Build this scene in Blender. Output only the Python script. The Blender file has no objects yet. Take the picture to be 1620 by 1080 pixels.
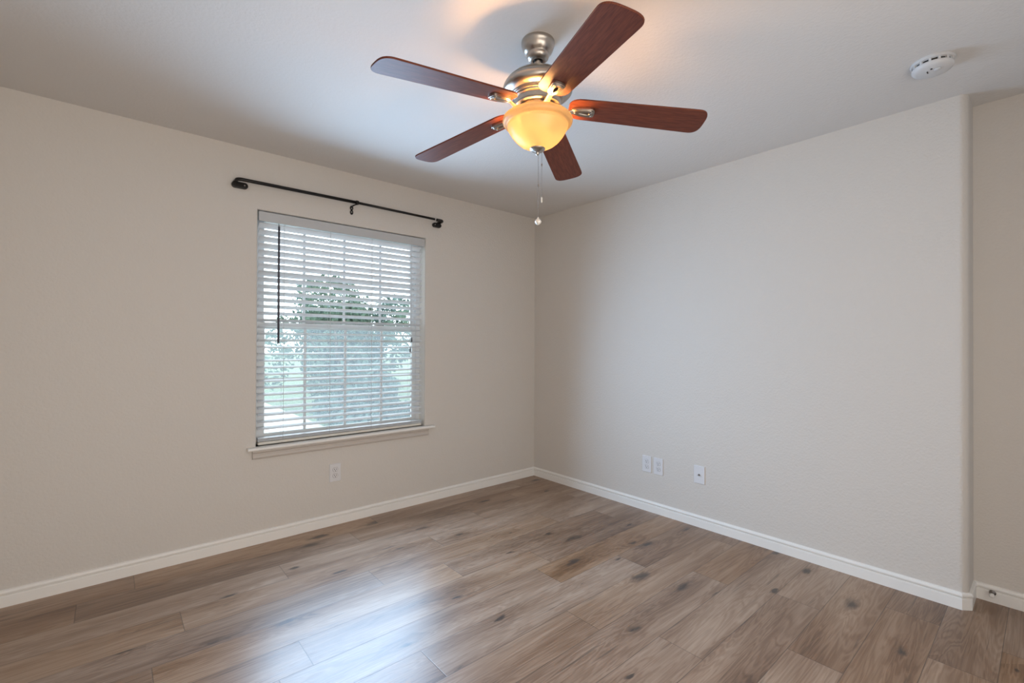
import bpy, bmesh, math, random
from mathutils import Vector, Matrix
import numpy as np
random.seed(7)
PI = math.pi
S = bpy.context.scene
COL = S.collection

# ------------------------------------------------------------------ camera
H = 2.44                                   # ceiling height
F_PX, YAW, PITCH, ROLL = 734.24, 0.711570, 0.0058188, 0.0044085
CAM = Vector((-3.047, -3.2063, 1.2429))
fw = Vector((math.sin(YAW) * math.cos(PITCH), math.cos(YAW) * math.cos(PITCH), math.sin(PITCH)))
r0 = Vector((math.cos(YAW), -math.sin(YAW), 0)); u0 = r0.cross(fw)
rt = r0 * math.cos(ROLL) + u0 * math.sin(ROLL); up = -r0 * math.sin(ROLL) + u0 * math.cos(ROLL)
cd = bpy.data.cameras.new('camera'); cam = bpy.data.objects.new('camera', cd); COL.objects.link(cam)
cam.matrix_world = Matrix(((rt.x, up.x, -fw.x, CAM.x), (rt.y, up.y, -fw.y, CAM.y), (rt.z, up.z, -fw.z, CAM.z), (0, 0, 0, 1)))
cd.sensor_width = 36; cd.lens = F_PX * 36 / 1620; cd.clip_start = 0.02; cd.clip_end = 300
S.camera = cam

# ------------------------------------------------------------------ world / lights / exposure
SKY = 5.0; SKY_COL = (0.80, 0.90, 1.0)
WINFILL_TILT = .17; WINFILL_W = 50; WINFILL_COL = (.46, .70, 1.0)
REARFILL_W = 49; REARFILL_COL = (1.0, 0.91, 0.81)
BULB_W = 12.5; BULB_L = 80; BULB_COL = (1.0, 0.50, 0.17)
EXPOSURE = 0.0
W = bpy.data.worlds.new('sky'); S.world = W; W.use_nodes = True
bg = W.node_tree.nodes['Background']; bg.inputs[0].default_value = (*SKY_COL, 1); bg.inputs[1].default_value = SKY

def area(name, loc, rot, sx, sy, power=0, col=(1, 1, 1), portal=False, spread=None):
    l = bpy.data.lights.new(name, 'AREA'); l.shape = 'RECTANGLE'; l.size = sx; l.size_y = sy
    l.energy = power; l.color = col
    o = bpy.data.objects.new(name, l); COL.objects.link(o); o.location = loc; o.rotation_euler = rot
    if portal: l.cycles.is_portal = True
    if spread: l.spread = spread
    return o
area('window_portal', (-1.773, 0.165, 1.337), (-PI / 2, 0, 0), 1.18, 1.47, portal=True)     # samples the sky through the window
for i in range(4):                                                                            # added soft lamps on the room side of the blind, boosting the daylight
    area('window_fill_lamp', (-1.773, -.062, .80 + .345 * i), (-PI / 2 + WINFILL_TILT, 0, 0), 1.12, .32, WINFILL_W / 4, WINFILL_COL, spread=math.radians(150))
area('rear_fill_lamp', (-2.65, -4.08, 1.10), (PI / 2, 0, 0), 2.1, 2.05, REARFILL_W, REARFILL_COL)      # added warm fill lamp in the rear opening, behind the camera
S.view_settings.view_transform = 'Standard'; S.view_settings.look = 'None'
S.view_settings.gamma = 1; S.view_settings.use_curve_mapping = False
S.view_settings.exposure = EXPOSURE

# ------------------------------------------------------------------ helpers
def link(name, me, mat=None, parent=None):
    o = bpy.data.objects.new(name, me); COL.objects.link(o)
    if mat: me.materials.append(mat)
    if parent: o.parent = parent
    return o

class MB:
    """collects shapes, then links them as one mesh object"""
    def __init__(s): s.v = []; s.f = []; s.sm = []
    def add(s, vs, fs, smooth=False):
        b = len(s.v); s.v += [tuple(v) for v in vs]; s.f += [tuple(i + b for i in f) for f in fs]; s.sm += [smooth] * len(fs); return s
    def box(s, x0, x1, y0, y1, z0, z1):
        vs = [(x, y, z) for x in (x0, x1) for y in (y0, y1) for z in (z0, z1)]
        return s.add(vs, [(0, 1, 3, 2), (4, 6, 7, 5), (0, 4, 5, 1), (2, 3, 7, 6), (0, 2, 6, 4), (1, 5, 7, 3)])
    def lathe(s, prof, c=(0, 0, 0), n=48, smooth=True, axis='z'):
        vs = []; fs = []
        for r, z in prof:
            for i in range(n):
                a = 2 * PI * i / n
                p = (r * math.cos(a), r * math.sin(a), z)
                if axis == 'x': p = (p[2], p[0], p[1])
                if axis == 'y': p = (p[1], p[2], p[0])
                vs.append((p[0] + c[0], p[1] + c[1], p[2] + c[2]))
        m = len(prof)
        for j in range(m - 1):
            for i in range(n):
                k = (i + 1) % n
                fs.append((j * n + i, j * n + k, (j + 1) * n + k, (j + 1) * n + i))
        return s.add(vs, fs, smooth)
    def tube(s, path, r, n=10, smooth=True, cap=True):
        path = [Vector(p) for p in path]; vs = []; fs = []; N = len(path)
        rr = r if isinstance(r, (list, tuple)) else [r] * N
        ref = Vector((0, 0, 1)); t0 = (path[1] - path[0]).normalized()
        if abs(t0.z) > .9: ref = Vector((1, 0, 0))
        for i, p in enumerate(path):
            t = (path[min(i + 1, N - 1)] - path[max(i - 1, 0)]).normalized()
            a = t.cross(ref).normalized(); b = a.cross(t).normalized()
            for k in range(n):
                an = 2 * PI * k / n; vs.append(p + a * rr[i] * math.cos(an) + b * rr[i] * math.sin(an))
        for i in range(N - 1):
            for k in range(n):
                l = (k + 1) % n; fs.append((i * n + k, i * n + l, (i + 1) * n + l, (i + 1) * n + k))
        if cap: fs.append(tuple(range(n))[::-1]); fs.append(tuple((N - 1) * n + k for k in range(n)))
        return s.add(vs, fs, smooth)
    def prism(s, pts, d, fn):
        """pts: 2D outline; d=(d0,d1) depth; fn(a,b,d)->3D"""
        n = len(pts); vs = [fn(a, b, d[0]) for a, b in pts] + [fn(a, b, d[1]) for a, b in pts]
        fs = [tuple(range(n))[::-1], tuple(range(n, 2 * n))] + [(i, (i + 1) % n, n + (i + 1) % n, n + i) for i in range(n)]
        return s.add(vs, fs)
    def ring(s, outer, inner, d, fn):
        """plate with a hole, outlines of equal length"""
        n = len(outer); vs = []
        for dd in d:
            vs += [fn(a, b, dd) for a, b in outer] + [fn(a, b, dd) for a, b in inner]
        fs = []
        for i in range(n):
            k = (i + 1) % n
            fs += [(i, k, n + k, n + i)[::-1], (2 * n + i, 2 * n + k, 3 * n + k, 3 * n + i), (i, k, 2 * n + k, 2 * n + i), (n + i, n + k, 3 * n + k, 3 * n + i)[::-1]]
        return s.add(vs, fs)
    def sphere(s, c, r, n=10, m=6):
        rx = r if isinstance(r, tuple) else (r, r, r)
        vs = [(c[0] + rx[0] * math.sin(PI * j / m) * math.cos(2 * PI * i / n), c[1] + rx[1] * math.sin(PI * j / m) * math.sin(2 * PI * i / n), c[2] + rx[2] * math.cos(PI * j / m)) for j in range(m + 1) for i in range(n)]
        fs = [(j * n + i, (j + 1) * n + i, (j + 1) * n + (i + 1) % n, j * n + (i + 1) % n) for j in range(m) for i in range(n)]
        return s.add(vs, fs, True)
    def build(s, name, mat=None, parent=None, bevel=0, seg=2, angle=.6):
        me = bpy.data.meshes.new(name); me.from_pydata(s.v, [], s.f)
        me.polygons.foreach_set('use_smooth', s.sm)
        bm = bmesh.new(); bm.from_mesh(me)
        bmesh.ops.remove_doubles(bm, verts=bm.verts, dist=1e-6)
        bmesh.ops.recalc_face_normals(bm, faces=bm.faces); bm.to_mesh(me); bm.free()
        o = link(name, me, mat, parent)
        if bevel:
            b = o.modifiers.new('bevel', 'BEVEL'); b.width = bevel; b.segments = seg; b.limit_method = 'ANGLE'; b.angle_limit = angle
        return o

def thing(name, loc, label, cat, group=None):
    o = bpy.data.objects.new(name, None); COL.objects.link(o); o.location = loc; o.empty_display_size = .1
    return tag(o, label, cat, group)
def tag(o, label, cat, group=None, kind=None):
    o['label'] = label; o['category'] = cat
    if group: o['group'] = group
    if kind: o['kind'] = kind
    return o
def struct(o):
    o['kind'] = 'structure'; return o

def rrect(w, h, r, n=4, cx=0, cy=0):
    pts = []
    for sx, sy, a0 in ((1, 1, 0), (-1, 1, PI / 2), (-1, -1, PI), (1, -1, 3 * PI / 2)):
        for i in range(n + 1):
            a = a0 + PI / 2 * i / n
            pts.append((cx + sx * (w / 2 - r) + r * math.cos(a), cy + sy * (h / 2 - r) + r * math.sin(a)))
    return pts

# ------------------------------------------------------------------ materials
def mat(name, col=(.5, .5, .5), rough=.5, metal=0, spec=.5, bump=None, coat=0):
    m = bpy.data.materials.new(name); m.use_nodes = True
    b = m.node_tree.nodes['Principled BSDF']
    b.inputs['Base Color'].default_value = (*col, 1); b.inputs['Roughness'].default_value = rough
    b.inputs['Metallic'].default_value = metal; b.inputs['Specular IOR Level'].default_value = spec
    b.inputs['Coat Weight'].default_value = coat
    if bump:
        nt = m.node_tree; tc = nt.nodes.new('ShaderNodeTexCoord'); n = nt.nodes.new('ShaderNodeTexNoise')
        n.inputs['Scale'].default_value = bump[0]; n.inputs['Detail'].default_value = 2; n.inputs['Roughness'].default_value = .45
        mp = nt.nodes.new('ShaderNodeMapping'); mp.inputs['Scale'].default_value = bump[3] if len(bump) > 3 else (1, 1, 1)
        bp = nt.nodes.new('ShaderNodeBump'); bp.inputs['Strength'].default_value = bump[1]; bp.inputs['Distance'].default_value = bump[2]
        L = nt.links.new
        L(tc.outputs['Object'], mp.inputs[0]); L(mp.outputs[0], n.inputs['Vector']); L(n.outputs[0], bp.inputs['Height']); L(bp.outputs[0], b.inputs['Normal'])
    return m

M_wall = mat('beige_wall_paint', (.64, .60, .555), .62, bump=(95, .55, .0035))
M_ceil = mat('ceiling_paint', (.685, .66, .635), .8, bump=(85, .5, .003))
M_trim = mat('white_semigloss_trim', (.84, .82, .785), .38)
M_vinyl = mat('white_vinyl', (.74, .77, .79), .4)
M_slat = mat('white_faux_wood', (.75, .77, .80), .35)
M_valance = mat('grey_white_valance', (.50, .505, .51), .4)
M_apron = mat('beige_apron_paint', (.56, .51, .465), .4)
M_rail = mat('cream_bottom_rail', (.72, .69, .62), .4)
M_black = mat('black_rod_metal', (.010, .008, .007), .38, .3)
M_nickel = mat('brushed_nickel', (.47, .43, .385), .30, 1, bump=(60, .08, .001, (1, 1, 14)))
M_dark = mat('dark_gap', (.012, .010, .009), .7)
M_plate = mat('white_wall_plate', (.70, .69, .70), .3)
M_slot = mat('dark_slot', (.02, .018, .016), .6)
M_smoke = mat('white_detector_plastic', (.62, .62, .625), .45)
M_wand = mat('grey_wand', (.07, .07, .09), .3)
M_cord = mat('white_cord', (.62, .63, .65), .8)
M_rubber = mat('white_rubber', (.8, .78, .75), .6)
M_steel = mat('steel', (.30, .27, .25), .35, 1)

def make_wood(name, c0, c1, c2, along=(2.2, 40, 40), rough=.34, coat=.15):
    m = mat(name, c1, rough, coat=coat); nt = m.node_tree; L = nt.links.new; b = nt.nodes['Principled BSDF']
    tc = nt.nodes.new('ShaderNodeTexCoord'); mp = nt.nodes.new('ShaderNodeMapping'); mp.inputs['Scale'].default_value = along
    n = nt.nodes.new('ShaderNodeTexNoise'); n.inputs['Scale'].default_value = 2.2; n.inputs['Detail'].default_value = 5; n.inputs['Distortion'].default_value = .5
    r = nt.nodes.new('ShaderNodeValToRGB'); e = r.color_ramp.elements
    e[0].position = .32; e[0].color = (*c0, 1); e[1].position = .7; e[1].color = (*c2, 1)
    x = r.color_ramp.elements.new(.5); x.color = (*c1, 1)
    L(tc.outputs['Object'], mp.inputs[0]); L(mp.outputs[0], n.inputs['Vector']); L(n.outputs[0], r.inputs[0]); L(r.outputs[0], b.inputs['Base Color'])
    return m
M_blade = make_wood('red_walnut_blade', (.095, .021, .010), (.130, .031, .014), (.168, .044, .020), along=(1.3, 75, 75), rough=.52, coat=0)
M_blade.node_tree.nodes['Principled BSDF'].inputs['Specular IOR Level'].default_value = .3
M_edge = mat('dark_blade_edge', (.03, .012, .01), .5)

def make_glass():
    m = bpy.data.materials.new('window_glass'); m.use_nodes = True; nt = m.node_tree; nt.nodes.clear(); L = nt.links.new
    o = nt.nodes.new('ShaderNodeOutputMaterial'); t = nt.nodes.new('ShaderNodeBsdfTransparent'); t.inputs[0].default_value = (.94, .97, .97, 1)
    g = nt.nodes.new('ShaderNodeBsdfGlossy'); g.inputs['Roughness'].default_value = .02
    fr = nt.nodes.new('ShaderNodeFresnel'); fr.inputs[0].default_value = 1.35; mx = nt.nodes.new('ShaderNodeMixShader')
    L(fr.outputs[0], mx.inputs[0]); L(t.outputs[0], mx.inputs[1]); L(g.outputs[0], mx.inputs[2]); L(mx.outputs[0], o.inputs[0])
    return m
M_glass = make_glass()

def make_screen():
    m = bpy.data.materials.new('insect_screen_mesh'); m.use_nodes = True; nt = m.node_tree; nt.nodes.clear(); L = nt.links.new
    o = nt.nodes.new('ShaderNodeOutputMaterial'); t = nt.nodes.new('ShaderNodeBsdfTransparent')
    d = nt.nodes.new('ShaderNodeBsdfTranslucent'); d.inputs[0].default_value = (.55, .62, .68, 1)
    mx = nt.nodes.new('ShaderNodeMixShader'); mx.inputs[0].default_value = .14
    L(t.outputs[0], mx.inputs[1]); L(d.outputs[0], mx.inputs[2]); L(mx.outputs[0], o.inputs[0])
    return m
M_screen = make_screen()

def make_shade():
    m = bpy.data.materials.new('frosted_amber_glass'); m.use_nodes = True; nt = m.node_tree; nt.nodes.clear(); L = nt.links.new
    o = nt.nodes.new('ShaderNodeOutputMaterial'); t = nt.nodes.new('ShaderNodeBsdfTranslucent'); t.inputs[0].default_value = (.265, .247, .200, 1)
    d = nt.nodes.new('ShaderNodeBsdfDiffuse'); d.inputs[0].default_value = (.62, .50, .33, 1)
    g = nt.nodes.new('ShaderNodeBsdfGlossy'); g.inputs['Roughness'].default_value = .25
    m1 = nt.nodes.new('ShaderNodeMixShader'); m1.inputs[0].default_value = .28
    m2 = nt.nodes.new('ShaderNodeMixShader'); m2.inputs[0].default_value = .04
    L(t.outputs[0], m1.inputs[1]); L(d.outputs[0], m1.inputs[2]); L(m1.outputs[0], m2.inputs[1]); L(g.outputs[0], m2.inputs[2]); L(m2.outputs[0], o.inputs[0])
    return m
M_shade = make_shade()

def make_bulb():
    m = bpy.data.materials.new('lit_bulb_glass'); m.use_nodes = True; nt = m.node_tree; nt.nodes.clear(); L = nt.links.new
    o = nt.nodes.new('ShaderNodeOutputMaterial'); t = nt.nodes.new('ShaderNodeBsdfTransparent'); e = nt.nodes.new('ShaderNodeEmission')
    e.inputs[0].default_value = (*BULB_COL, 1); e.inputs[1].default_value = BULB_L; mx = nt.nodes.new('ShaderNodeMixShader'); mx.inputs[0].default_value = .12
    L(t.outputs[0], mx.inputs[1]); L(e.outputs[0], mx.inputs[2]); L(mx.outputs[0], o.inputs[0]); return m
M_bulb = make_bulb()

PW, PL = .1923, 1.31
def make_floor():
    m = bpy.data.materials.new('oak_plank_floor'); m.use_nodes = True; nt = m.node_tree; L = nt.links.new; N = nt.nodes.new
    b = nt.nodes['Principled BSDF']
    uv = N('ShaderNodeUVMap'); uv.uv_map = 'plank'
    at = N('ShaderNodeAttribute'); at.attribute_name = 'plank_id'
    def math_(op, a, c=None, clamp=False):
        n = N('ShaderNodeMath'); n.operation = op; n.use_clamp = clamp
        for i, v in enumerate((a, c)):
            if v is None: continue
            if isinstance(v, (int, float)): n.inputs[i].default_value = v
            else: L(v, n.inputs[i])
        return n.outputs[0]
    sx = N('ShaderNodeSeparateXYZ'); L(uv.outputs[0], sx.inputs[0]); u, v = sx.outputs[0], sx.outputs[1]
    pid = at.outputs['Fac']
    wn = N('ShaderNodeTexWhiteNoise'); wn.noise_dimensions = '1D'; L(pid, wn.inputs['W'])
    rs = N('ShaderNodeSeparateColor'); L(wn.outputs['Color'], rs.inputs[0])
    def vec(su, sv, off=17.0):
        c = N('ShaderNodeCombineXYZ'); L(math_('MULTIPLY', u, su), c.inputs[0])
        L(math_('MULTIPLY', v, sv), c.inputs[1]); L(math_('MULTIPLY', pid, off), c.inputs[2]); return c.outputs[0]
    def noise(vc, scale, detail, rough=.5, dist=0):
        n = N('ShaderNodeTexNoise'); L(vc, n.inputs['Vector']); n.inputs['Scale'].default_value = scale
        n.inputs['Detail'].default_value = detail; n.inputs['Roughness'].default_value = rough; n.inputs['Distortion'].default_value = dist
        return n.outputs[0]
    # knots
    kc = N('ShaderNodeCombineXYZ'); L(math_('ADD', math_('MULTIPLY', u, 2.3), math_('MULTIPLY', pid, 17)), kc.inputs[0])
    L(math_('ADD', math_('MULTIPLY', v, 6.2), math_('MULTIPLY', pid, 5.3)), kc.inputs[1])
    vo = N('ShaderNodeTexVoronoi'); vo.voronoi_dimensions = '2D'; L(kc.outputs[0], vo.inputs['Vector']); vo.inputs['Scale'].default_value = 1; vo.inputs['Randomness'].default_value = .9
    kd = math_('ADD', vo.outputs['Distance'], math_('MULTIPLY', math_('SUBTRACT', noise(vec(14, 40), 1, 3), .5), .34))
    vs = N('ShaderNodeSeparateColor'); L(vo.outputs['Color'], vs.inputs[0])
    gate = math_('GREATER_THAN', vs.outputs[0], .58)
    mr = N('ShaderNodeMapRange'); mr.inputs[1].default_value = .03; mr.inputs[2].default_value = .13; mr.inputs[3].default_value = 1; mr.inputs[4].default_value = 0; L(math_('DIVIDE', kd, math_('ADD', math_('MULTIPLY', math_('POWER', vs.outputs[1], 2), 1.35), .35)), mr.inputs[0])
    knot = math_('MULTIPLY', mr.outputs[0], gate)
    mr2 = N('ShaderNodeMapRange'); mr2.inputs[1].default_value = .05; mr2.inputs[2].default_value = .42; mr2.inputs[3].default_value = 1; mr2.inputs[4].default_value = 0; L(kd, mr2.inputs[0])
    halo = math_('MULTIPLY', mr2.outputs[0], gate)
    # broad cathedral bands bent round the knots, fine fibres
    band = noise(vec(1.1, 13), 1, 3, .55, .9)
    bw = math_('ADD', band, math_('MULTIPLY', halo, .10))
    rings = math_('MULTIPLY', math_('ADD', math_('SINE', math_('MULTIPLY', bw, 70)), 1), .5)
    fib = noise(vec(4, 150), 1, 3, .6)
    broad = noise(vec(.9, 6), 1, 2, .5, .4)
    t = math_('ADD', math_('MULTIPLY', broad, .95), math_('MULTIPLY', fib, .36))
    t = math_('ADD', t, math_('MULTIPLY', rings, .14))
    t = math_('ADD', t, math_('MULTIPLY', math_('SUBTRACT', rs.outputs[0], .5), .13))
    t = math_('SUBTRACT', t, math_('MULTIPLY', halo, .10))
    r = N('ShaderNodeValToRGB'); e = r.color_ramp.elements
    e[0].position = .42; e[0].color = (.115, .064, .039, 1); e[1].position = 1.0; e[1].color = (.410, .295, .215, 1)
    x = e.new(.60); x.color = (.212, .128, .081, 1); x = e.new(.78); x.color = (.300, .198, .135, 1)
    L(t, r.inputs[0])
    hs = N('ShaderNodeHueSaturation'); L(r.outputs[0], hs.inputs['Color'])
    L(math_('ADD', math_('MULTIPLY', rs.outputs[1], .25), .98), hs.inputs['Saturation'])
    mk = N('ShaderNodeMix'); mk.data_type = 'RGBA'; L(math_('MULTIPLY', knot, .85), mk.inputs[0]); L(hs.outputs[0], mk.inputs[6]); mk.inputs[7].default_value = (.035, .026, .022, 1)
    # dark streak cracks
    st = noise(vec(2.2, 55), 1, 2, .5, .6)
    sr = N('ShaderNodeMapRange'); sr.inputs[1].default_value = .64; sr.inputs[2].default_value = .76; L(st, sr.inputs[0])
    ms = N('ShaderNodeMix'); ms.data_type = 'RGBA'; L(math_('MULTIPLY', sr.outputs[0], .6), ms.inputs[0]); L(mk.outputs[2], ms.inputs[6]); ms.inputs[7].default_value = (.07, .048, .036, 1)
    # joints
    at2 = N('ShaderNodeAttribute'); at2.attribute_name = 'plank_length'
    dv = math_('MINIMUM', v, math_('SUBTRACT', PW, v)); du = math_('MINIMUM', u, math_('SUBTRACT', at2.outputs['Fac'], u))
    d = math_('MINIMUM', dv, du)
    gr = N('ShaderNodeMapRange'); gr.inputs[1].default_value = .0007; gr.inputs[2].default_value = .0022; gr.inputs[3].default_value = 1; gr.inputs[4].default_value = 0; L(d, gr.inputs[0])
    mg = N('ShaderNodeMix'); mg.data_type = 'RGBA'; L(math_('MULTIPLY', gr.outputs[0], .6), mg.inputs[0]); L(ms.outputs[2], mg.inputs[6]); mg.inputs[7].default_value = (.05, .036, .028, 1)
    L(mg.outputs[2], b.inputs['Base Color'])
    L(math_('ADD', math_('MULTIPLY', fib, .14), .28), b.inputs['Roughness'])
    b.inputs['Specular IOR Level'].default_value = .68
    bp = N('ShaderNodeBump'); bp.inputs['Strength'].default_value = .18; bp.inputs['Distance'].default_value = .0012
    L(math_('SUBTRACT', fib, math_('MULTIPLY', gr.outputs[0], 1.5)), bp.inputs['Height']); L(bp.outputs[0], b.inputs['Normal'])
    return m
M_floor = make_floor()

# ------------------------------------------------------------------ room shell
X0, X1, Y0 = -3.75, .21, -4.10              # side wall, recessed wall, rear wall
E0 = .005                                   # paint plane behind the skirting face
WX0, WX1, WZ0, WZ1 = -2.366, -1.180, .600, 2.073     # window opening

# floor: one mesh, one polygon per plank
JOINT = {0: -2.95, 1: -3.165, 2: -2.33, 3: -2.80, 4: -1.975, 5: -1.613, 6: -1.138, 7: -1.262, 8: -2.09, 9: -1.43, 10: -.62, 11: -1.27, 12: -1.83, 13: -.94, 14: -.25, 15: -.57, 16: -1.6}
vs, fs, uvs, ids, lens = [], [], [], [], []
k = 0; row = 0
while -PW * row > -5.78:
    ya, yb = -PW * row, -PW * (row + 1)
    if row == 0: ya = .02
    j = JOINT.get(row, -random.random() * PL); x = j
    while x > X0 - .1: x -= PL
    while x < X1 + .1:
        b = len(vs); vs += [(x, yb, 0), (x + PL, yb, 0), (x + PL, ya, 0), (x, ya, 0)]; fs.append((b, b + 1, b + 2, b + 3))
        uvs += [(0, 0), (PL, 0), (PL, PW), (0, PW)]; ids.append(random.random() * 10); lens.append(PL); x += PL
    row += 1
me = bpy.data.meshes.new('floor'); me.from_pydata(vs, [], fs)
ul = me.uv_layers.new(name='plank'); ul.data.foreach_set('uv', [c for p in uvs for c in p])
a = me.attributes.new('plank_id', 'FLOAT', 'FACE'); a.data.foreach_set('value', ids)
a = me.attributes.new('plank_length', 'FLOAT', 'FACE'); a.data.foreach_set('value', lens)
struct(link('floor', me, M_floor))
struct(MB().box(X0 - .12, X1 + .24, -5.9, .17, -.12, -.004).build('subfloor_1', M_dark))  # dark subfloor slab under the planks

struct(MB().box(X0 - .12, X1 + .24, -5.9, .2, H, H + .12).build('ceiling', M_ceil))

# window wall with the rounded drywall opening
def window_wall():
    m = MB(); xs = (X0, E0); zs = (0, H)
    conts = [(.010, E0), (.0045, E0 + .0012), (.0012, E0 + .0045), (0, E0 + .010), (0, .17)]
    rings = [[(xs[0], E0, zs[0]), (xs[1], E0, zs[0]), (xs[1], E0, zs[1]), (xs[0], E0, zs[1])]]
    for off, y in conts: rings.append([(WX0 - off, y, WZ0 - off), (WX1 + off, y, WZ0 - off), (WX1 + off, y, WZ1 + off), (WX0 - off, y, WZ1 + off)])
    rings.append([(xs[0], .17, zs[0]), (xs[1], .17, zs[0]), (xs[1], .17, zs[1]), (xs[0], .17, zs[1])])
    v = [p for r in rings for p in r]; f = []
    for j in range(len(rings) - 1):
        for i in range(4): f.append((j * 4 + i, j * 4 + (i + 1) % 4, (j + 1) * 4 + (i + 1) % 4, (j + 1) * 4 + i))
    n = (len(rings) - 1) * 4
    for i in range(4): f.append((i, (i + 1) % 4, n + (i + 1) % 4, n + i))
    return m.add(v, f)
o = struct(window_wall().build('wall_left', M_wall)); o.data.materials.append(M_trim)       # returns of the opening painted white, standing in for sky light on them
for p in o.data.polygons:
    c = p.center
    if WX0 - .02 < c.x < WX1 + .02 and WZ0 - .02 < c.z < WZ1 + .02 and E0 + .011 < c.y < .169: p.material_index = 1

# right wall: ends in a rounded corner, steps back to the recessed wall
BR = .035; YB = -2.955
pts = [(E0, E0), (E0, YB + BR)] + [(E0 + BR - BR * math.cos(a), YB + BR - BR * math.sin(a)) for a in [PI / 2 * i / 8 for i in range(1, 9)]] + [(.33, YB), (.33, E0)]
o = MB().prism(pts, (0, H), lambda a, b, d: (a, b, d)).build('wall_right', M_wall); struct(o)
for p in o.data.polygons: p.use_smooth = len(p.vertices) == 4
o.data.set_sharp_from_angle(angle=.5)
struct(MB().box(X1, X1 + .12, Y0, YB, 0, H).build('wall_alcove', M_wall))
struct(MB().box(X0 - .12, X0, Y0, .17, 0, H).build('wall_side', M_wall))
m = MB(); m.box(X0, -3.72, Y0 - .12, Y0, 0, H); m.box(-1.48, X1, Y0 - .12, Y0, 0, H); m.box(-3.72, -1.48, Y0 - .12, Y0, 2.16, H)
struct(m.build('wall_rear', M_wall))
# unseen hall shell added behind the camera, closed so that no sky comes in from there
m = MB(); m.box(X0 - .12, X1 + .24, -5.9, -5.78, 0, H); m.box(X0 - .12, X0, -5.78, Y0 - .12, 0, H); m.box(X1 + .12, X1 + .24, -5.78, Y0, 0, H); struct(m.build('wall_sky_block', M_wall))

# skirting boards: flat face, groove, rounded top bead
BT, BH = .012, .080
BP = [(0, 0), (BT - .001, 0), (BT - .001, .050), (BT - .002, .0525), (BT - .0075, .0545), (BT - .0075, .0580), (BT - .001, .0600), (BT + .001, .0640), (BT + .001, .0690), (BT - .001, .0745), (BT - .005, .0785), (0, BH)]
def skirting(name, path, inward):
    """path: 2D polyline on the paint plane; inward: unit offsets per vertex (mitred)"""
    m = MB(); n = len(BP); v = []; f = []
    for (x, y), (dx, dy) in zip(path, inward):
        for d, z in BP: v.append((x + dx * d, y + dy * d, z))
    for i in range(len(path) - 1):
        for k in range(n - 1): f.append((i * n + k, i * n + k + 1, (i + 1) * n + k + 1, (i + 1) * n + k))
    f.append(tuple(range(n))); f.append(tuple((len(path) - 1) * n + k for k in range(n)))
    return struct(m.add(v, f).build(name, M_trim))
skirting('baseboard_left', [(X0, E0), (E0, E0)], [(0, -1), (-1, -1)])
t8 = math.tan(PI / 8)
skirting('baseboard_right', [(E0, E0), (E0, YB + .026), (E0 + .026, YB), (X1, YB)], [(-1, -1), (-1, -t8), (-t8, -1), (-1, -1)])
skirting('baseboard_alcove', [(X1, YB), (X1, Y0)], [(-1, -1), (-1, 0)])
skirting('baseboard_side', [(X0, Y0), (X0, E0)], [(1, 0), (1, -1)])

# ------------------------------------------------------------------ window
win = thing('window_1', (0, 0, 0), 'white vinyl sash window with grids', 'window'); struct(win)
del win['label'], win['category']
def rect_ring(m, x0, x1, z0, z1, w, y0, y1):
    m.box(x0, x0 + w, y0, y1, z0, z1); m.box(x1 - w, x1, y0, y1, z0, z1); m.box(x0 + w, x1 - w, y0, y1, z0, z0 + w); m.box(x0 + w, x1 - w, y0, y1, z1 - w, z1)
m = MB(); rect_ring(m, WX0, WX1, WZ0, WZ1, .032, .092, .160); m.build('window_frame', M_vinyl, win, .003)
MR = 1.357
def sash(y0, y1, z0, z1, name):
    m = MB(); x0, x1 = WX0 + .032, WX1 - .032
    rect_ring(m, x0, x1, z0, z1, .030, y0, y1); s = m.build(name, M_vinyl, win, .003)
    g = MB(); ym = (y0 + y1) / 2
    for x in (-2.050, -1.773, -1.496): g.box(x - .009, x + .009, ym - .004, ym + .004, z0 + .03, z1 - .03)
    zm = (z0 + z1) / 2; g.box(x0 + .03, x1 - .03, ym - .0035, ym + .0035, zm - .009, zm + .009)
    g.build('window_grid', M_vinyl, s, .002)
    MB().box(x0 + .028, x1 - .028, ym - .0015, ym + .0015, z0 + .028, z1 - .028).build('pane', M_glass, s)
    return s
sash(.128, .152, MR - .021, WZ1 - .032, 'upper_sash')
low = sash(.098, .124, WZ0 + .032, MR + .021, 'lower_sash')
m = MB()
for x in (-2.02, -1.52): m.box(x - .025, x + .025, .100, .122, MR + .021, MR + .030); m.box(x - .012, x + .018, .090, .112, MR + .030, MR + .038)
m.build('sash_lock', M_steel, low, .003)
m = MB(); m.box(WX0 + .034, WX1 - .034, .1560, .1575, WZ0 + .034, MR + .02); m.build('insect_screen', M_screen, win)
# stool and apron
m = MB(); pr = [(.092, .600), (-.030, .600), (-.036, .596), (-.038, .590), (-.036, .584), (-.030, .580), (.092, .580)]
m.prism([(y, z) for y, z in pr[1:6]] + [(.004, .580), (.004, .600)], (-2.418, -1.108), lambda a, b, d: (d, a, b))
m.box(WX0 + .0005, WX1 - .0005, .004, .092, .580, .600)
m.build('window_stool', M_trim, win, .0015)
ap = [(.005, .580), (-.018, .580), (-.019, .572), (-.016, .566), (-.010, .561), (-.009, .550), (-.0125, .545), (-.0135, .538), (-.011, .531), (-.006, .526), (.005, .524)]
m = MB(); n = len(ap); v = []
for x, s in ((-2.388, -1), (-1.155, 1)): v += [(x - s * max(0, .0 - (y)) * -1 * 0, y, z) for y, z in ap]
f = [tuple(range(n)), tuple(range(n, 2 * n))[::-1]] + [(i, (i + 1) % n, n + (i + 1) % n, n + i) for i in range(n)]
m.add(v, f).build('window_apron', M_apron, win)

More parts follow.
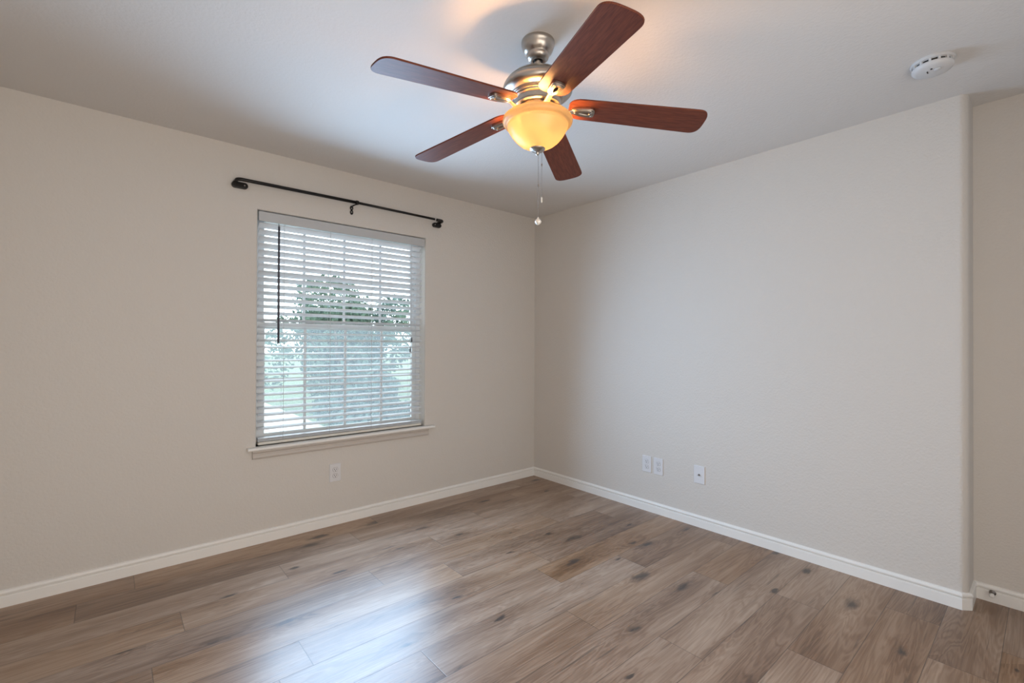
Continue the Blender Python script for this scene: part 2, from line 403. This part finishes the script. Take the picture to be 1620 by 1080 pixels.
# ------------------------------------------------------------------ venetian blind
BX0, BX1 = -2.352, -1.200
blind = thing('window_blind', (0, 0, 0), 'white faux wood venetian blind with half open slats hanging in the window', 'blind')
m = MB(); m.box(-2.360, -1.186, .004, .013, 2.006, 2.066); m.build('valance', M_valance, blind, .004)
m = MB(); m.box(BX0 + .004, BX1 - .004, .020, .074, 2.012, 2.055); m.build('headrail', M_slat, blind, .003)
YS, SW, ST, PITCHZ = .048, .050, .0030, .0428
def slat(m, z, tilt, skew=0):
    """crowned slat; tilt>0 lifts the room-side edge"""
    prof = []; n = 5
    for i in range(n + 1):
        a = -1 + 2 * i / n; prof.append((a * SW / 2, .0022 * (1 - a * a) + ST / 2))
    for i in range(n, -1, -1):
        a = -1 + 2 * i / n; prof.append((a * SW / 2, .0022 * (1 - a * a) - ST / 2))
    c, s = math.cos(tilt), math.sin(tilt)
    pts = [(YS + a * c + b * s, z - a * s + b * c) for a, b in prof]
    v = [(BX0, y, zz + skew) for y, zz in pts] + [(BX1, y, zz - skew) for y, zz in pts]; k = len(pts)
    f = [tuple(range(k)), tuple(range(k, 2 * k))[::-1]] + [(i, (i + 1) % k, k + (i + 1) % k, k + i) for i in range(k)]
    m.add(v, f)
m = MB(); z = 1.988; zs = []
while z > .670:
    if z > 1.36: t = 29 - 14 * max(0, min(1, (1.72 - z) / .36))
    elif z > 1.22: t = 14
    else: t = -13
    t += random.uniform(-1.2, 1.2)
    slat(m, z, math.radians(t), random.uniform(-.0008, .0008)); zs.append(z); z -= PITCHZ
for z in (.6275, .6350, .6430): slat(m, z, math.radians(-2), .001)
m.build('slats', M_slat, blind)
m = MB(); m.box(BX0, BX1, YS - .026, YS + .026, .603, .6215); m.build('bottom_rail', M_rail, blind, .004)
for x in (-2.208, -1.912, -1.612, -1.292):
    m = MB()
    for y in (YS - .0265, YS + .0265): m.tube([(x, y, 2.02), (x, y, .625)], .0007, 5)
    m.tube([(x + .008, YS, 2.02), (x + .008, YS, .625)], .0009, 5)
    for z in zs: m.tube([(x, YS - .0265, z - .004), (x, YS + .0265, z - .004)], .0005, 4)
    m.build('ladder_cord', M_cord, blind)
m = MB(); m.tube([(-2.2455, .008, 2.004), (-2.2455, .002, 1.985), (-2.2455, .000, 1.97)], .002, 8); m.tube([(-2.2455, .000, 1.985), (-2.2455, -.002, 1.242)], [.0064, .0068], 6)
m.build('tilt_wand', M_wand, blind)
for x, zb in ((-1.300, 1.292), (-1.312, 1.215)):
    m = MB(); m.tube([(x, .010, 2.01), (x, .006, 1.9), (x + .002, .006, zb)], .0009, 5); c = m.build('lift_cord', M_cord, blind)
    m = MB(); m.lathe([(0, 0), (.003, -.001), (.0055, -.012), (.006, -.030), (.004, -.036), (0, -.037)], (x + .002, .006, zb), 12); m.build('tassel', M_wand, c)

# ------------------------------------------------------------------ curtain rod
rod = thing('curtain_rod', (-1.78, 0, 2.217), 'bare black metal curtain rod on wall brackets above the window', 'curtain rod')
RY, RZ = -.072, 0.0
def R_(p): return (p[0] + 1.78, p[1], p[2] - 2.217)
m = MB(); arc = [(-2.492, .004), (-2.492, -.045)] + [(-2.468 - .024 * math.cos(a), -.048 - .024 * math.sin(a)) for a in [PI / 2 * i / 6 for i in range(7)]]
m.tube([R_((x, y, 2.214)) for x, y in arc] + [R_((-1.772, RY, 2.218))], .0105, 12); m.build('outer_tube', M_black, rod)
MB().tube([R_((-1.775, RY, 2.218)), R_((-1.146, RY, 2.2145))], .0088, 12).build('inner_tube', M_black, rod)
m = MB(); m.lathe([(0, -.010), (.0125, -.010), (.0145, -.006), (.0145, .006), (.0125, .010), (0, .010)], R_((-1.766, RY, 2.218)), 16, axis='x'); m.build('collar', M_black, rod)
m = MB(); arc = [(-1.128, RY)] + [(-1.092 + .024 * math.sin(a), -.048 - .024 * math.cos(a)) for a in [PI / 2 * i / 6 for i in range(7)]] + [(-1.068, .004)]
m.tube([R_((x, y, 2.213)) for x, y in arc], .0112, 12); m.build('end_elbow', M_black, rod)
def oblong(w, h): 
    r = h / 2
    return [(w / 2 - r + r * math.cos(a), r * math.sin(a)) for a in [-PI / 2 + PI * i / 8 for i in range(9)]] + [(-w / 2 + r + r * math.cos(a), r * math.sin(a)) for a in [PI / 2 + PI * i / 8 for i in range(9)]]
for cx, cz, w in ((-2.468, 2.196, .088), (-1.088, 2.189, .076)):
    m = MB(); m.prism(oblong(w, .036), (.005, -.020), lambda a, b, d, cx=cx, cz=cz: R_((cx + a, d, cz + b)))
    c = m.build('wall_bracket', M_black, rod, .004)
    m = MB(); m.lathe([(0, -.0045), (.004, -.004), (.0045, 0)], R_((cx + (-.022 if w < .08 else .024), -.020, cz)), 10, axis='y'); m.build('screw', M_nickel, c)
m = MB(); bx, bz = -1.776, 2.180
hole = lambda c: [(.0045 * math.cos(2 * PI * i / 8 + PI / 8), c + .0055 * math.sin(2 * PI * i / 8 + PI / 8)) for i in range(8)]
for c, z0, z1 in ((.013, 0, .031), (-.013, -.031, 0)):
    o_ = [(.0105, z1 - .009), (.0045, z1), (-.0045, z1), (-.0105, z1 - .009), (-.0105, z0 + .009), (-.0045, z0), (.0045, z0), (.0105, z0 + .009)]
    i_ = [(.0045, c + .0022), (.0018, c + .0055), (-.0018, c + .0055), (-.0045, c + .0022), (-.0045, c - .0022), (-.0018, c - .0055), (.0018, c - .0055), (.0045, c - .0022)]
    m.ring(o_, i_, (.005, -.002), lambda a, b, d: R_((bx + a, d, bz + b)))
m.box(bx + 1.78 - .006, bx + 1.78 + .006, -.002, .005, bz - 2.217 - .004, bz - 2.217 + .004)
m.tube([R_((bx, .0, bz + .024)), R_((bx, -.03, bz + .026)), R_((bx + .004, -.060, bz + .026)), R_((bx + .006, -.072, bz + .025))], .0045, 8)
m.tube([R_((bx + .006, -.072 + .0125 * math.cos(a), 2.218 + .0125 * math.sin(a))) for a in [PI * .9 + PI * 1.2 * i / 8 for i in range(9)]], .003, 6)
m.build('middle_bracket', M_black, rod)

# ------------------------------------------------------------------ ceiling fan
FX, FY = -1.7747, -1.8803
fan = thing('ceiling_fan', (FX, FY, H), 'brushed nickel ceiling fan with five reddish wooden blades and a lit amber bowl', 'ceiling fan')
fz = lambda z: z - H
def lathe_part(name, prof, m_, parent=fan, n=56, c=(0, 0)):
    return MB().lathe([(r, fz(z)) for r, z in prof], (c[0], c[1], 0), n).build(name, m_, parent)
def sharp(o, ang=.7):
    o.data.set_sharp_from_angle(angle=ang); return o
sharp(lathe_part('canopy', [(0, 2.44), (.0655, 2.44), (.0662, 2.434), (.0655, 2.426), (.064, 2.424), (.0625, 2.415), (.058, 2.404), (.0515, 2.395), (.045, 2.391), (.044, 2.389), (.0445, 2.384), (.042, 2.375), (.036, 2.369), (.027, 2.365), (.020, 2.365), (.019, 2.368), (.019, 2.40), (0, 2.40)], M_nickel))
m = MB(); m.lathe([(.0185, fz(2.372)), (.0165, fz(2.366)), (.0145, fz(2.366))], n=24); m.build('rod_ball', M_dark, fan)
lathe_part('downrod', [(0, 2.41), (.0130, 2.41), (.0130, 2.312), (0, 2.312)], M_nickel, n=24)
sharp(lathe_part('motor_housing', [(0, 2.320), (.024, 2.320), (.026, 2.316), (.055, 2.314), (.085, 2.306), (.108, 2.293), (.120, 2.282), (.1245, 2.2775), (.1225, 2.2765), (.1225, 2.2745), (.1270, 2.2735), (.133, 2.266), (.1375, 2.256), (.138, 2.249), (.136, 2.241), (.130, 2.234), (.118, 2.228), (.108, 2.225), (.107, 2.221), (.1035, 2.218), (.1035, 2.2145), (.100, 2.212), (.098, 2.207), (.094, 2.205), (.0915, 2.202), (.0905, 2.186), (.0925, 2.182), (.0925, 2.178), (.088, 2.175), (.070, 2.174), (0, 2.174)], M_nickel), .5)
sharp(lathe_part('rotor_hub', [(0, 2.174), (.078, 2.174), (.080, 2.170), (.080, 2.160), (.076, 2.156), (0, 2.156)], M_nickel))
sharp(lathe_part('light_fitter', [(0, 2.156), (.060, 2.156), (.062, 2.150), (.066, 2.142), (.064, 2.136), (.010, 2.134), (.007, 2.130), (.007, 2.018), (0, 2.018)], M_nickel))
HUBZ, DR, PIT = 2.1875, .102, .1413
ub = Vector((math.cos(DR), 0, -math.sin(DR))); hb = Vector((0, 1, 0)); nb0 = ub.cross(hb)
lb = hb * math.cos(PIT) - nb0 * math.sin(PIT); nb = ub.cross(lb)
def B_(u, l, n): return tuple(Vector((0, 0, fz(HUBZ))) + ub * u + lb * l + nb * n)
def hw(u): return .0658 + .0235 * (u - .4)
def blade_outline():
    p = []
    for i in range(21):
        a = -PI / 2 + PI * i / 20; c, s = math.cos(a), math.sin(a)
        uu = .611 + .050 * abs(c) ** (2 / 2.8); p.append((uu, math.copysign(abs(s) ** (2 / 3.2), s) * hw(min(uu, .63))))
    for u in (.5, .4, .3, .22): p.append((u, hw(u)))
    for i in range(7):
        a = PI / 2 * i / 6; p.append((.175 - .052 * math.sin(a), hw(.175) - .038 + .038 * math.cos(a)))
    p += [(u, -l) for u, l in reversed(p[21:])]
    return p
def iron_mesh():
    m = MB(); n = 24; o_, i_ = [], []
    for k in range(n):
        a = 2 * PI * k / n; c, s = math.cos(a), math.sin(a)
        w = .0310 * (0.42 + .58 * ((c + 1) / 2) ** .8)
        uu = .180 + .046 * math.copysign(abs(c) ** .62, c)
        o_.append((uu, math.copysign(abs(s) ** .55, s) * w))
        i_.append((.185 + .022 * c, s * (.0065 + .0030 * c)))
    m.ring(o_, i_, (-.0105, -.0002), B_)
    o2 = [(.182 + (u - .182) * .86, l * .82) for u, l in o_]; m.ring(o2, i_, (-.0140, -.0100), B_)
    path = [(.060, -.030, .017), (.085, -.0305, .016), (.102, -.0265, .0135), (.116, -.019, .0115), (.130, -.0125, .011), (.150, -.009, .012)]
    v = []; f = []
    for u, d, w in path:
        for l, dd in ((-w, 0), (-w * .75, -.0035), (w * .75, -.0035), (w, 0), (w * .75, .0045), (-w * .75, .0045)): v.append(B_(u, l, d + dd))
    for i in range(len(path) - 1):
        for k in range(6): f.append((i * 6 + k, i * 6 + (k + 1) % 6, (i + 1) * 6 + (k + 1) % 6, (i + 1) * 6 + k))
    f += [tuple(range(6)), tuple(30 + k for k in range(6))]
    m.add(v, f, True)
    return m
def screw_mesh(u, l):
    return MB().sphere(B_(u, l, -.0135), (.0042, .0042, .0026), 8, 5)
A0 = 3.0545
def build_blade(first=None):
    bl = MB().prism(blade_outline(), (0, .0065), B_).build('blade', M_blade, fan, .0012)
    ir = iron_mesh().build('blade_iron', M_nickel, bl, .0012); sharp(ir, .9)
    for u, l in ((.150, 0), (.214, .010), (.214, -.010)): screw_mesh(u, l).build('screw', M_nickel, bl)
    return bl
bl0 = build_blade(); bl0.rotation_euler.z = A0
for k in range(1, 5):
    c = bl0.copy(); COL.objects.link(c); c.parent = fan; c.rotation_euler.z = A0 + k * 2 * PI / 5
    for ch in list(bl0.children):
        d = ch.copy(); COL.objects.link(d); d.parent = c
# glass bowl
outer = [(.124, 2.140), (.131, 2.138), (.1365, 2.133), (.1385, 2.126), (.1375, 2.119), (.1335, 2.1135), (.1270, 2.1110), (.1205, 2.1095), (.1190, 2.1070), (.1198, 2.103), (.1180, 2.096), (.111, 2.083), (.102, 2.068), (.088, 2.051), (.070, 2.036), (.050, 2.025), (.030, 2.018), (.006, 2.015)]
inner = [(.006, 2.018), (.030, 2.021), (.049, 2.028), (.068, 2.0395), (.085, 2.054), (.0985, 2.070), (.1075, 2.0845), (.113, 2.097), (.1155, 2.106), (.1180, 2.1120), (.1250, 2.1140), (.1305, 2.1165), (.1335, 2.121), (.1345, 2.126), (.1325, 2.131), (.129, 2.134), (.124, 2.140)]
lathe_part('glass_bowl', outer + inner, M_shade, n=72)
fin = sharp(lathe_part('finial', [(0, 2.020), (.029, 2.019), (.031, 2.016), (.029, 2.012), (.022, 2.008), (.012, 2.005), (.008, 2.003), (.008, 1.999), (.006, 1.994), (.003, 1.991), (0, 1.990)], M_nickel, n=32))
bk = Vector((-fw.x, -fw.y, 0)).normalized(); lf = Vector((-rt.x, -rt.y, 0)).normalized()
for sgn, name in ((1, 'bulb'), (-1, 'bulb')):
    d = bk * (.054 if sgn > 0 else -.054) + lf * (.010 * sgn)
    m = MB(); m.sphere((d.x, d.y, fz(2.108)), (.028, .028, .026), 16, 10); m.lathe([(.009, fz(2.130)), (.011, fz(2.140))], (d.x, d.y, 0), 12)
    b_ = m.build(name, M_bulb, fan)
    l = bpy.data.lights.new('bulb_glow', 'POINT'); l.energy = BULB_W; l.color = BULB_COL; l.shadow_soft_size = .026
    lo = bpy.data.objects.new('bulb_glow', l); COL.objects.link(lo); lo.parent = b_; lo.location = (d.x, d.y, fz(2.108))
# pull chains
rgt = Vector((rt.x, rt.y, 0)).normalized()
def chain(off, ztop, zmid, zbot):
    m = MB(); z = ztop
    while z > zbot:
        m.sphere((off.x, off.y, fz(z)), .0013, 6, 4); z -= .0032
    m.tube([(off.x, off.y, fz(ztop)), (off.x, off.y, fz(zbot))], .0005, 4)
    m.lathe([(0, fz(zmid) + .006), (.0026, fz(zmid) + .004), (.0026, fz(zmid) - .004), (0, fz(zmid) - .006)], (off.x, off.y, 0), 8)
    return m.build('pull_chain', M_steel, fan)
c1 = chain(rgt * .0035, 1.992, 1.871, 1.745)
M_cryst = mat('clear_faceted_knob', (.75, .72, .66), .08, spec=.8)
m = MB(); o1 = rgt * .0035
m.lathe([(0, fz(1.746)), (.003, fz(1.745)), (.003, fz(1.741)), (.009, fz(1.737)), (.0135, fz(1.729)), (.010, fz(1.721)), (.004, fz(1.716)), (0, fz(1.715))], (o1.x, o1.y, 0), 8, smooth=False); m.build('pull_knob', M_cryst, c1)
o2 = rgt * .0165 + bk * .012
c2 = chain(o2, 2.012, 1.948, 1.822)
m = MB(); m.lathe([(0, fz(1.823)), (.003, fz(1.821)), (.0030, fz(1.814)), (.0034, fz(1.805)), (.002, fz(1.800)), (0, fz(1.799))], (o2.x, o2.y, 0), 12); m.build('pull_knob', M_cryst, c2)

# ------------------------------------------------------------------ smoke detector
sd = thing('smoke_detector', (-.436, -2.884, H), 'round white smoke detector on the ceiling near the right wall', 'smoke detector')
sharp(MB().lathe([(0, 0), (.0715, 0), (.0725, -.004), (.0715, -.011), (.066, -.013), (0, -.013)], n=56).build('mounting_base', M_smoke, sd), .5)
MB().lathe([(0, -.012), (.060, -.012), (.060, -.026), (0, -.026)], n=48).build('vent_gap', M_slot, sd)
m = MB(); m.lathe([(0, -.022), (.067, -.022), (.0685, -.026), (.067, -.033), (.062, -.039), (.052, -.043), (.0, -.0455)], n=56); sharp(m.build('cover', M_smoke, sd), .5)
m = MB()
for i in range(22):
    a = 2 * PI * i / 22
    if i % 11 < 9: continue
    m.box(-.001, .001, -.001, .001, 0, 0)
m = MB()
for i in range(14):
    a = 2 * PI * i / 14; c, s = math.cos(a), math.sin(a); p = []
    for rr, tt in ((.059, -.004), (.068, -.004), (.068, .004), (.059, .004)): p.append((rr * c - tt * s, rr * s + tt * c))
    m.prism(p, (-.024, -.012), lambda a, b, d: (a, b, d))
m.build('vent_rib', M_smoke, sd)
MB().lathe([(0, -.049), (.010, -.049), (.0115, -.0475), (.0115, -.0435), (0, -.0435)], (-.020, -.018, 0), 20).build('test_button', M_smoke, sd)
m = MB(); m.box(-.022, -.005, .012, .016, -.0462, -.040); m.build('sounder_slot', M_slot, sd)
MB().lathe([(0, -.0468), (.0035, -.0465), (.0035, -.043)], (-.035, -.001, 0), 10).build('indicator_light', M_slot, sd)

# ------------------------------------------------------------------ wall plates
def plate_frame(loc, wall):
    """local frame: a = right as seen from the room, b = up, d = out of the wall"""
    if wall == 'left': return lambda a, b, d: (a, -d, b)
    return lambda a, b, d: (-d, -a, b)
def wall_plate(name, loc, wall, label, cat, group, kind):
    t = thing(name, loc, label, cat, group); fn = plate_frame(loc, wall); ax = 'y' if wall == 'left' else 'x'
    w, h = .078, .122
    m = MB(); o_ = rrect(w, h, .004); v = []; f = []; n = len(o_)
    lay = [(1, 0), (1, .0025), (.94, .0062)]
    for s, d in lay: v += [fn(a * s, b * (1 - (1 - s) * w / h), d) for a, b in o_]
    for j in range(2):
        for i in range(n): f.append((j * n + i, j * n + (i + 1) % n, (j + 1) * n + (i + 1) % n, (j + 1) * n + i))
    f.append(tuple(2 * n + i for i in range(n)))
    pl = m.add(v, f).build('cover_plate', M_plate, t)
    if kind == 'duplex':
        for c in (.0205, -.0205):
            pts = []
            for i in range(24):
                a = 2 * PI * i / 24; x, y = .0170 * math.cos(a), .0170 * math.sin(a)
                pts.append((x, c + max(-.0135, min(.0135, y))))
            r_ = MB().prism(pts, (.0055, .0085), fn).build('receptacle', M_plate, t, .0008)
            m = MB()
            for x, hh in ((-.0062, .0050), (.0062, .0042)): m.prism([(x - .0014, c + .003 - hh), (x + .0014, c + .003 - hh), (x + .0014, c + .003 + hh), (x - .0014, c + .003 + hh)], (.0080, .0087), fn)
            m.prism([(.0030 * math.cos(2 * PI * i / 10), c - .0078 + .0030 * math.sin(2 * PI * i / 10)) for i in range(10)], (.0080, .0087), fn)
            m.build('slots', M_slot, r_)
            g = MB(); oo = [(a * 1.08, c + (b - c) * 1.09) for a, b in pts]; g.ring(oo, pts, (.0060, .0064), fn); g.build('seam', M_steel, pl)
        MB().prism([(.0030 * math.cos(2 * PI * i / 10), .0030 * math.sin(2 * PI * i / 10)) for i in range(10)], (.0060, .0072), fn).build('screw', M_plate, t)
    else:
        sg = -1
        pts = lambda r: [(r * math.cos(2 * PI * i / 6), r * math.sin(2 * PI * i / 6)) for i in range(6)]
        MB().prism(pts(.0068), (.006, .0085), fn).build('hex_nut', M_steel, t)
        m = MB(); m.prism([(.0045 * math.cos(2 * PI * i / 16), .0045 * math.sin(2 * PI * i / 16)) for i in range(16)], (.0085, .017), fn); m.build('coaxial_jack', M_steel, t)
        for b in (.042, -.042):
            MB().prism([(.0028 * math.cos(2 * PI * i / 10), b + .0028 * math.sin(2 * PI * i / 10)) for i in range(10)], (.0060, .0070), fn).build('screw', M_plate, t)
    return t
wall_plate('wall_outlet', (-1.879, E0, .357), 'left', 'white duplex outlet on the window wall just below the window sill', 'outlet', None, 'duplex')
wall_plate('wall_outlet', (E0, -1.2275, .350), 'right', 'left outlet of the close pair low on the right wall, nearer the room corner', 'outlet', 'duplex outlets in the pair', 'duplex')
wall_plate('wall_outlet', (E0, -1.3245, .349), 'right', 'right outlet of the close pair low on the right wall, nearer the cable plate', 'outlet', 'duplex outlets in the pair', 'duplex')
wall_plate('cable_plate', (E0, -1.638, .356), 'right', 'white wall plate with one small coaxial jack, right of the outlet pair', 'wall plate', None, 'coax')

# ------------------------------------------------------------------ door stop on the alcove skirting
ds = thing('door_stop', (X1 - BT, -3.022, .048), 'short metal door stop with white rubber tip screwed into the alcove baseboard', 'door stop')
sharp(MB().lathe([(0, 0), (.0125, 0), (.0125, -.003), (.008, -.006), (.0055, -.009), (0, -.009)], n=20, axis='x').build('base_flange', M_steel, ds))
MB().lathe([(.0048, -.008), (.0048, -.034)], n=14, axis='x').build('rod', M_steel, ds)
sharp(MB().lathe([(0, -.032), (.0085, -.032), (.0095, -.036), (.0095, -.044), (.007, -.048), (.002, -.049), (.002, -.046), (0, -.046)], n=18, axis='x').build('rubber_tip', M_rubber, ds))

# ------------------------------------------------------------------ outdoors
def grass_mat():
    m = mat('lawn_grass', (.10, .16, .06), .9); nt = m.node_tree; n = nt.nodes.new('ShaderNodeTexNoise'); n.inputs['Scale'].default_value = 3
    r = nt.nodes.new('ShaderNodeValToRGB'); r.color_ramp.elements[0].color = (.08, .12, .06, 1); r.color_ramp.elements[1].color = (.15, .19, .10, 1)
    tc = nt.nodes.new('ShaderNodeTexCoord'); nt.links.new(tc.outputs['Object'], n.inputs['Vector']); nt.links.new(n.outputs[0], r.inputs[0]); nt.links.new(r.outputs[0], nt.nodes['Principled BSDF'].inputs['Base Color'])
    return m
GZ = -.30
struct(MB().box(-40, 40, .5, 70, GZ - .2, GZ).build('lawn', grass_mat()))
struct(MB().box(-14, -.10, 2.6, 18, GZ, GZ + .03).build('driveway', mat('pale_concrete', (.62, .60, .57), .85, bump=(20, .3, .01))))
def leaf_mat(name, c):
    m = bpy.data.materials.new(name); m.use_nodes = True; nt = m.node_tree; nt.nodes.clear(); L = nt.links.new
    o = nt.nodes.new('ShaderNodeOutputMaterial'); d = nt.nodes.new('ShaderNodeBsdfDiffuse'); t = nt.nodes.new('ShaderNodeBsdfTranslucent'); mx = nt.nodes.new('ShaderNodeMixShader'); mx.inputs[0].default_value = .35
    tc = nt.nodes.new('ShaderNodeTexCoord'); n = nt.nodes.new('ShaderNodeTexNoise'); n.inputs['Scale'].default_value = 4
    r = nt.nodes.new('ShaderNodeValToRGB'); r.color_ramp.elements[0].position = .35; r.color_ramp.elements[1].position = .65
    r.color_ramp.elements[0].color = (*[x * .7 for x in c], 1); r.color_ramp.elements[1].color = (*[x * 1.35 for x in c], 1)
    L(tc.outputs['Object'], n.inputs['Vector']); L(n.outputs[0], r.inputs[0]); L(r.outputs[0], d.inputs[0]); L(r.outputs[0], t.inputs[0])
    L(d.outputs[0], mx.inputs[1]); L(t.outputs[0], mx.inputs[2]); L(mx.outputs[0], o.inputs[0]); return m
M_bark = mat('bark', (.10, .08, .06), .9)
def tree(x, y, zc, rx, rz, n, name, label, cat, lm, group=None, trunk=True, leaf=.075, seed=1):
    rng = np.random.default_rng(seed)
    t = thing(name, (x, y, GZ), label, cat, group)
    blobs = [((rng.normal(0, .42) * rx, rng.normal(0, .42) * rx, zc - GZ + rng.normal(0, .38) * rz), rng.uniform(.35, .6)) for _ in range(14)]
    v = []; f = []
    for i in range(n):
        c, s = blobs[rng.integers(len(blobs))]; d = rng.normal(size=3); d /= np.linalg.norm(d); rr = s * rng.uniform(.4, 1) ** .5
        p = np.array(c) + d * rr * np.array([rx, rx, rz]); p[2] = max(p[2], .03)
        a = rng.normal(size=3); a /= np.linalg.norm(a); b = np.cross(a, rng.normal(size=3)); b /= np.linalg.norm(b)
        L_ = leaf * rng.uniform(.7, 1.3); k = len(v)
        v += [tuple(p - a * L_), tuple(p + b * L_ * .45), tuple(p + a * L_), tuple(p - b * L_ * .45)]; f.append((k, k + 1, k + 2, k + 3))
    me = bpy.data.meshes.new('foliage'); me.from_pydata(v, [], f); link('foliage', me, lm, t)
    m = MB(); top = zc - GZ
    if trunk:
        m.tube([(0, 0, 0), (.04, .02, top * .5), (0, 0, top)], [.11, .08, .05], 8)
        for k in range(5):
            a = 2 * PI * k / 5 + seed; m.tube([(.02, .01, top * .55), (rx * .35 * math.cos(a), rx * .35 * math.sin(a), top * .8 + .1), (rx * .6 * math.cos(a), rx * .6 * math.sin(a), top + .3)], [.05, .035, .015], 6)
    else:
        for k in range(6):
            a = 2 * PI * k / 6 + seed; m.tube([(0, 0, 0), (rx * .2 * math.cos(a), rx * .2 * math.sin(a), top * .5), (rx * .5 * math.cos(a), rx * .5 * math.sin(a), top)], [.035, .025, .01], 6)
    m.build('trunk' if trunk else 'stems', M_bark, t)
G1, G2, G3 = leaf_mat('green_leaves', (.11, .155, .115)), leaf_mat('bluish_leaves', (.095, .14, .12)), leaf_mat('yellowish_leaves', (.145, .168, .11))
tree(.95, 7.6, 1.30, 1.30, 1.25, 6500, 'leafy_tree', 'bushy green tree outside filling the middle of the window', 'tree', G1, seed=3)
tree(4.9, 8.4, 1.45, 1.35, 1.25, 6500, 'leafy_tree', 'yellow green tree outside behind the right part of the blind', 'tree', G3, seed=5)
tree(3.3, 12.6, 1.5, 1.9, 1.7, 8000, 'leafy_tree', 'larger green tree standing further back between the two nearer trees', 'tree', G2, leaf=.10, seed=21)
tree(.72, 5.0, .25, .85, .52, 3500, 'leafy_bush', 'low bluish green bush outside behind the lower middle of the blind', 'bush', G2, trunk=False, seed=8)
tree(3.05, 5.6, .30, .95, .55, 3500, 'leafy_bush', 'low bush outside behind the lower right corner of the blind', 'bush', G1, trunk=False, seed=9)
tree(-.2, 19.5, .75, 1.9, .9, 4000, 'leafy_bush', 'distant bush outside beyond the pale driveway at the left of the window', 'bush', G2, trunk=False, leaf=.11, seed=11)
